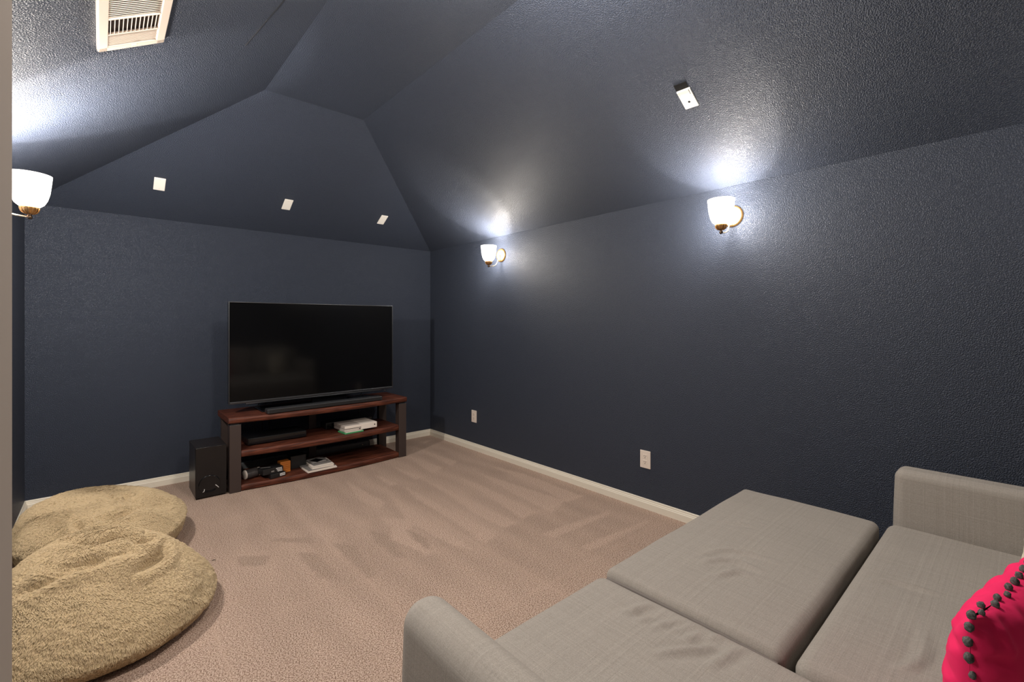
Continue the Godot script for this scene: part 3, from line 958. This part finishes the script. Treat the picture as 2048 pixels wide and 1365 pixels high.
func make_pillow(called: String, label: String, category: String, xf: Transform3D, half: float, puff: float, cloth: Material, poms: bool, gather: float) -> Node3D:
	var t := thing(called, label, category)
	t.transform = xf
	var st := sf()
	var n := 56
	for s in [-1.0, 1.0]:
		for i in n:
			for j in n:
				var u0 := sin((float(i) / n - 0.5) * PI)
				var u1 := sin((float(i + 1) / n - 0.5) * PI)
				var v0 := sin((float(j) / n - 0.5) * PI)
				var v1 := sin((float(j + 1) / n - 0.5) * PI)
				var a := snap(pillow_point(u0, v0, s, half, puff, gather))
				var b := snap(pillow_point(u1, v0, s, half, puff, gather))
				var c := snap(pillow_point(u1, v1, s, half, puff, gather))
				var d := snap(pillow_point(u0, v1, s, half, puff, gather))
				if s > 0: quad(st, a, b, c, d)
				else: quad(st, d, c, b, a)
	obj("cover", st, cloth, t)
	if poms:
		var ball := sf()
		var nz := FastNoiseLite.new()
		nz.frequency = 180.0
		nz.seed = 4
		var rr := 0.0064
		for i in 10:
			for j in 16:
				var q := []
				for e in [[i, j], [i, j + 1], [i + 1, j + 1], [i + 1, j]]:
					var th: float = PI * e[0] / 10.0
					var phi: float = TAU * (e[1] % 16) / 16.0
					var dv := Vector3(sin(th) * cos(phi), cos(th), sin(th) * sin(phi))
					q.append(snap(dv * rr * (1.0 + 0.28 * nz.get_noise_3dv(dv * rr))))
				tri(ball, q[0], q[1], q[2])
				tri(ball, q[0], q[2], q[3])
		var bm := mesh_of(ball)
		var per := 13
		for k in per * 4:
			var f := 2.0 * (k % per) / per - 1.0 + 0.04
			var e: Vector2 = [Vector2(f, 1), Vector2(1, -f), Vector2(-f, -1), Vector2(-1, f)][k / per]
			var p := pillow_point(e.x, e.y, 1, half, puff, 0.0)
			p += Vector3(e.x, e.y, 0).normalized() * 0.004 + Vector3(0, 0, rng.randf_range(-0.006, 0.006))
			var sc := rng.randf_range(0.8, 1.15)
			obj("pom_pom", bm, M["grey wool"], t, Transform3D(Basis.from_euler(Vector3(rng.randf() * 6, rng.randf() * 6, rng.randf() * 6)).scaled(Vector3(sc * 0.92, sc * 1.18, sc * 0.9)), p))
	return t

func build_pillows() -> void:
	var half := 0.184
	var ex := Vector3(0.9699, 0.0695, 0.2334)
	var ey := Vector3(-0.0865, 0.9943, 0.0632)
	var ez := Vector3(-0.2276, -0.0815, 0.9703)
	make_pillow("pink_pillow", "hot pink throw pillow edged with grey pom-poms on the sofa seat", "pillow", Transform3D(Basis(ex, ey, ez), Vector3(1.2366, 0.606, -0.027)), half, 0.062, M["hot pink cotton"], true, 0.0036)
	ex = Vector3(0.8, 0.0, 0.6).normalized()
	ey = Vector3(0.15, 1, 0.25)
	ey = (ey - ex * ey.dot(ex)).normalized()
	make_pillow("cream_pillow", "cream throw pillow just showing behind the pink pillow by the right arm", "pillow", Transform3D(Basis(ex, ey, ex.cross(ey)), Vector3(2.135, 0.575, 0.108)), 0.18, 0.06, M["cream cotton"], true, 0.0015)

# ------------------------------------------------------------------ bean bags

func bag_point(p: Array, az: float, el: float) -> Vector3:
	var c := cos(az)
	var s := sin(az)
	var rho := pow(maxf(cos(el), 0.0), p[7])
	var v := sin(el)
	var up := pow(maxf(v, 0.0), p[8])
	var x: float = p[0] + p[9] * up + (p[2] if c > 0 else p[3]) * c * rho
	var z: float = p[1] + p[10] * up + (p[4] if s > 0 else p[5]) * s * rho
	var y: float = p[11] + (p[6] - p[11]) * up - p[11] * minf(1.0, 1.6 * maxf(-v, 0.0))
	return Vector3(maxf(x, XL + 0.022), maxf(y, 0.002), z)

func fold_lines(l: Array) -> Array:
	var out := []
	for e in l:
		var p := []
		for k in range(1, e.size(), 3):
			p.append(Vector3(e[k], e[k + 1], e[k + 2]) * 0.01)
		out.append([e[0], curve(p, 4)])
	return out

func near3(p: Vector3, pts: Array) -> Vector2:
	var best := 1e9
	var at := 0.0
	for i in pts.size() - 1:
		var a: Vector3 = pts[i]
		var b: Vector3 = pts[i + 1]
		var f := clampf((p - a).dot(b - a) / maxf((b - a).length_squared(), 1e-9), 0, 1)
		var d := p.distance_to(a.lerp(b, f))
		if d < best:
			best = d
			at = (i + f) / (pts.size() - 1)
	return Vector2(best, at)

func make_bag(label: String, p: Array, folds: Array, tufts: int, seed_: int) -> void:
	var t := thing("bean_bag", label, "bean bag", Vector3(p[0], 0, p[1]), 0, "cream fleece bean bags")
	var na := 220
	var ne := 110
	var lump := FastNoiseLite.new()
	lump.seed = seed_
	lump.frequency = 3.2
	lump.fractal_octaves = 3
	var fine := FastNoiseLite.new()
	fine.seed = seed_ + 1
	fine.frequency = 28.0
	fine.fractal_octaves = 2
	var lines := fold_lines(folds)
	var g := []
	for i in ne + 1:
		var row := PackedVector3Array()
		var el := lerpf(-PI / 2, PI / 2, float(i) / ne)
		for j in na:
			var az := TAU * j / na
			var q := bag_point(p, az, el)
			var d1 := bag_point(p, az + 0.02, el) - bag_point(p, az - 0.02, el)
			var d2 := bag_point(p, az, minf(el + 0.02, PI / 2)) - bag_point(p, az, maxf(el - 0.02, -PI / 2))
			var n := d2.cross(d1)
			n = n.normalized() if n.length() > 1e-9 else (Vector3.UP if el > 0 else Vector3.DOWN)
			if el < -0.3: n = Vector3(n.x, 0, n.z)
			var d := 0.010 * lump.get_noise_3dv(q) + 0.0035 * fine.get_noise_3dv(q)
			for w in lines:
				var e := near3(q, w[1])
				if e.x < 0.14:
					var fade := pow(sin(clampf(e.y, 0.03, 0.97) * PI), 0.5)
					var k: float = w[0]
					d += k * fade * (-0.036 * exp(-pow(e.x / 0.017, 2)) + 0.016 * exp(-pow((e.x - 0.042) / 0.024, 2)))
			q += n * d
			q.x = maxf(q.x, XL + 0.018)
			q.y = maxf(q.y, 0.001)
			row.append(snap(q - Vector3(p[0], 0, p[1])))
		g.append(row)
	var st := sf()
	for i in ne:
		for j in na:
			var k := (j + 1) % na
			if i > 0: tri(st, g[i][j], g[i + 1][k], g[i][k])
			if i < ne - 1: tri(st, g[i][j], g[i + 1][j], g[i + 1][k])
			elif i > 0: tri(st, g[i][j], g[i + 1][j], g[i][k])
	obj("cover", st, M["sherpa fabric"], t)
	# fleece: short locks lying over the cover, combed by a slow flow
	var tip := SurfaceTool.new()
	tip.begin(Mesh.PRIMITIVE_TRIANGLES)
	var w0 := 0.0016
	var len := 0.0095
	var prev := [Vector3(-w0, -0.001, 0), Vector3(0, 0.0022, 0), Vector3(w0, -0.001, 0)]
	for k in range(1, 4):
		var f := k / 3.0
		var ww := w0 * (1.0 - f * f)
		var cen := Vector3(0.0008 * sin(f * 3), 0.0026 * sin(f * PI * 0.62), len * f)
		var cur := [cen + Vector3(-ww, -0.001 * (1 - f), 0), cen + Vector3(0, 0.0018 * (1 - f), 0), cen + Vector3(ww, -0.001 * (1 - f), 0)]
		for q in 2:
			quad(tip, prev[q + 1], prev[q], cur[q], cur[q + 1])
		prev = cur
	var lock := mesh_of(tip)
	var flow := FastNoiseLite.new()
	flow.seed = seed_ + 2
	flow.frequency = 2.4
	flow.fractal_octaves = 2
	var places := []
	var r := RandomNumberGenerator.new()
	r.seed = seed_
	var acc := PackedFloat32Array()
	var idx := []
	var total := 0.0
	for i in range(8, ne):
		for j in na:
			var k := (j + 1) % na
			var ar: float = (g[i][k] - g[i][j]).cross(g[i + 1][j] - g[i][j]).length()
			if ar < 1e-10: continue
			total += ar
			acc.append(total)
			idx.append([i, j])
	var mm := MultiMesh.new()
	mm.transform_format = MultiMesh.TRANSFORM_3D
	mm.use_colors = true
	mm.mesh = lock
	mm.instance_count = tufts
	for m in tufts:
		var e: Array = idx[mini(acc.bsearch(r.randf() * total), idx.size() - 1)]
		var i: int = e[0]
		var j: int = e[1]
		var k := (j + 1) % na
		var a: Vector3 = g[i][j].lerp(g[i][k], r.randf())
		var b: Vector3 = g[i + 1][j].lerp(g[i + 1][k], r.randf())
		var q := a.lerp(b, r.randf())
		var n: Vector3 = (g[i + 1][j] - g[i][j]).cross(g[i][k] - g[i][j]).normalized()
		if n.dot(q - Vector3(0, 0.1, 0)) < 0: n = -n
		var ang := flow.get_noise_3dv(q) * 4.0 + r.randfn(0, 0.45)
		var down := Vector3(cos(ang) * 0.5, -0.75 + 0.4 * sin(ang * 1.7), 0.35 + 0.5 * sin(ang))
		var dir := (down - n * down.dot(n)).normalized()
		dir = (dir + n * r.randf_range(0.0, 0.2)).normalized()
		var side := n.cross(dir).normalized()
		var sc := r.randf_range(0.7, 1.25)
		mm.set_instance_transform(m, Transform3D(Basis(side, dir.cross(side), dir) * sc, q - n * 0.001))
		var v := r.randf_range(0.88, 1.0)
		mm.set_instance_color(m, Color(v, v * r.randf_range(0.97, 1.0), v * r.randf_range(0.94, 1.0)))
	var f := MultiMeshInstance3D.new()
	f.multimesh = mm
	f.material_override = M["sherpa fur"]
	f.name = "fleece"
	t.add_child(f)
	f.set_meta("kind", "stuff")

func build_bags() -> void:
	var lint := sf()
	tube(lint, curve([Vector3(0.431, 0.003, -2.841), Vector3(0.438, 0.006, -2.836), Vector3(0.446, 0.004, -2.836)], 4), 0.0014, 6)
	tag(obj("thread_scrap", lint, M["slot dark"]), "tiny dark thread scrap on the carpet beside the nearer bean bag", "thread")
	make_bag("cream fleece bean bag nearer the camera, slumped with deep folds",
		[-0.0017, -2.5116, 0.3962, 0.3823, 0.4073, 0.3743, 0.3793, 0.9271, 1.5994, -0.0425, -0.0644, 0.0777],
		[[1.3, -10,38,-256,-2,37,-248,6,36,-251,11,34,-245,16,32,-248], [0.7, -14,33,-240,-6,33,-239,2,34,-238,8,33,-240], [0.7, -22,27,-240,-18,30,-237,-9,33,-236,-2,32,-236,3,28,-237,8,24,-233],
		[0.9, 8,26,-232,12,27,-234,17,27,-239,19,28,-243,20,29,-250], [0.35, 10,21,-236,12,16,-234,12,11,-230,17,13,-224,26,11,-230,32,11,-230], [0.3, 12,10,-229,10,10,-222,8,10,-214]], TUFTS, 101)
	make_bag("cream fleece bean bag behind, flatter, against the back corner",
		[0.0025, -3.3956, 0.3788, 0.3415, 0.4993, 0.4373, 0.3016, 0.9248, 1.3095, -0.0968, -0.0854, 0.136],
		[[0.8, -1,25,-312,6,24,-313,14,25,-320], [0.8, -10,26,-315,-7,24,-308], [0.8, 8,27,-325,10,27,-335,9,29,-338], [0.4, 2,27,-323,5,28,-331,2,29,-341], [0.5, 17,26,-349,13,27,-330,11,25,-322]], TUFTS, 202)

# ------------------------------------------------------------------

var LAMP := Color(1.0, 0.965, 0.92)
var GLOW := 0.58
var UP := 0.38
var FILL := 2.6  # strength of the added globe fill lamp
var TUFTS := 170000

func _ready() -> void:
	rng.seed = 7
	# camera: level, lens shifted down a little (verticals stay vertical)
	var cam := Camera3D.new()
	cam.name = "camera"
	cam.position = Vector3(0, 1.25, 0)
	cam.rotation_degrees = Vector3(0, -41.8, 0)
	var near := 0.02
	cam.set_frustum(near * 1365.0 / 918.0, Vector2(0, -near * 36.5 / 918.0), near, 60.0)
	add_child(cam)
	cam.current = true
	var we := WorldEnvironment.new()
	we.name = "environment"
	var env := Environment.new()
	env.background_mode = Environment.BG_COLOR
	env.background_color = Color(0.02, 0.02, 0.022)
	env.tonemap_mode = Environment.TONE_MAPPER_LINEAR
	env.tonemap_exposure = 1.0
	env.sdfgi_enabled = true
	env.ssao_enabled = true
	env.ssil_enabled = true
	we.environment = env
	add_child(we)
	make_materials()
	build_lamps()
	build_room()
	build_sofa()
	build_bags()
	build_media()
	build_pillows()
	build_fittings()
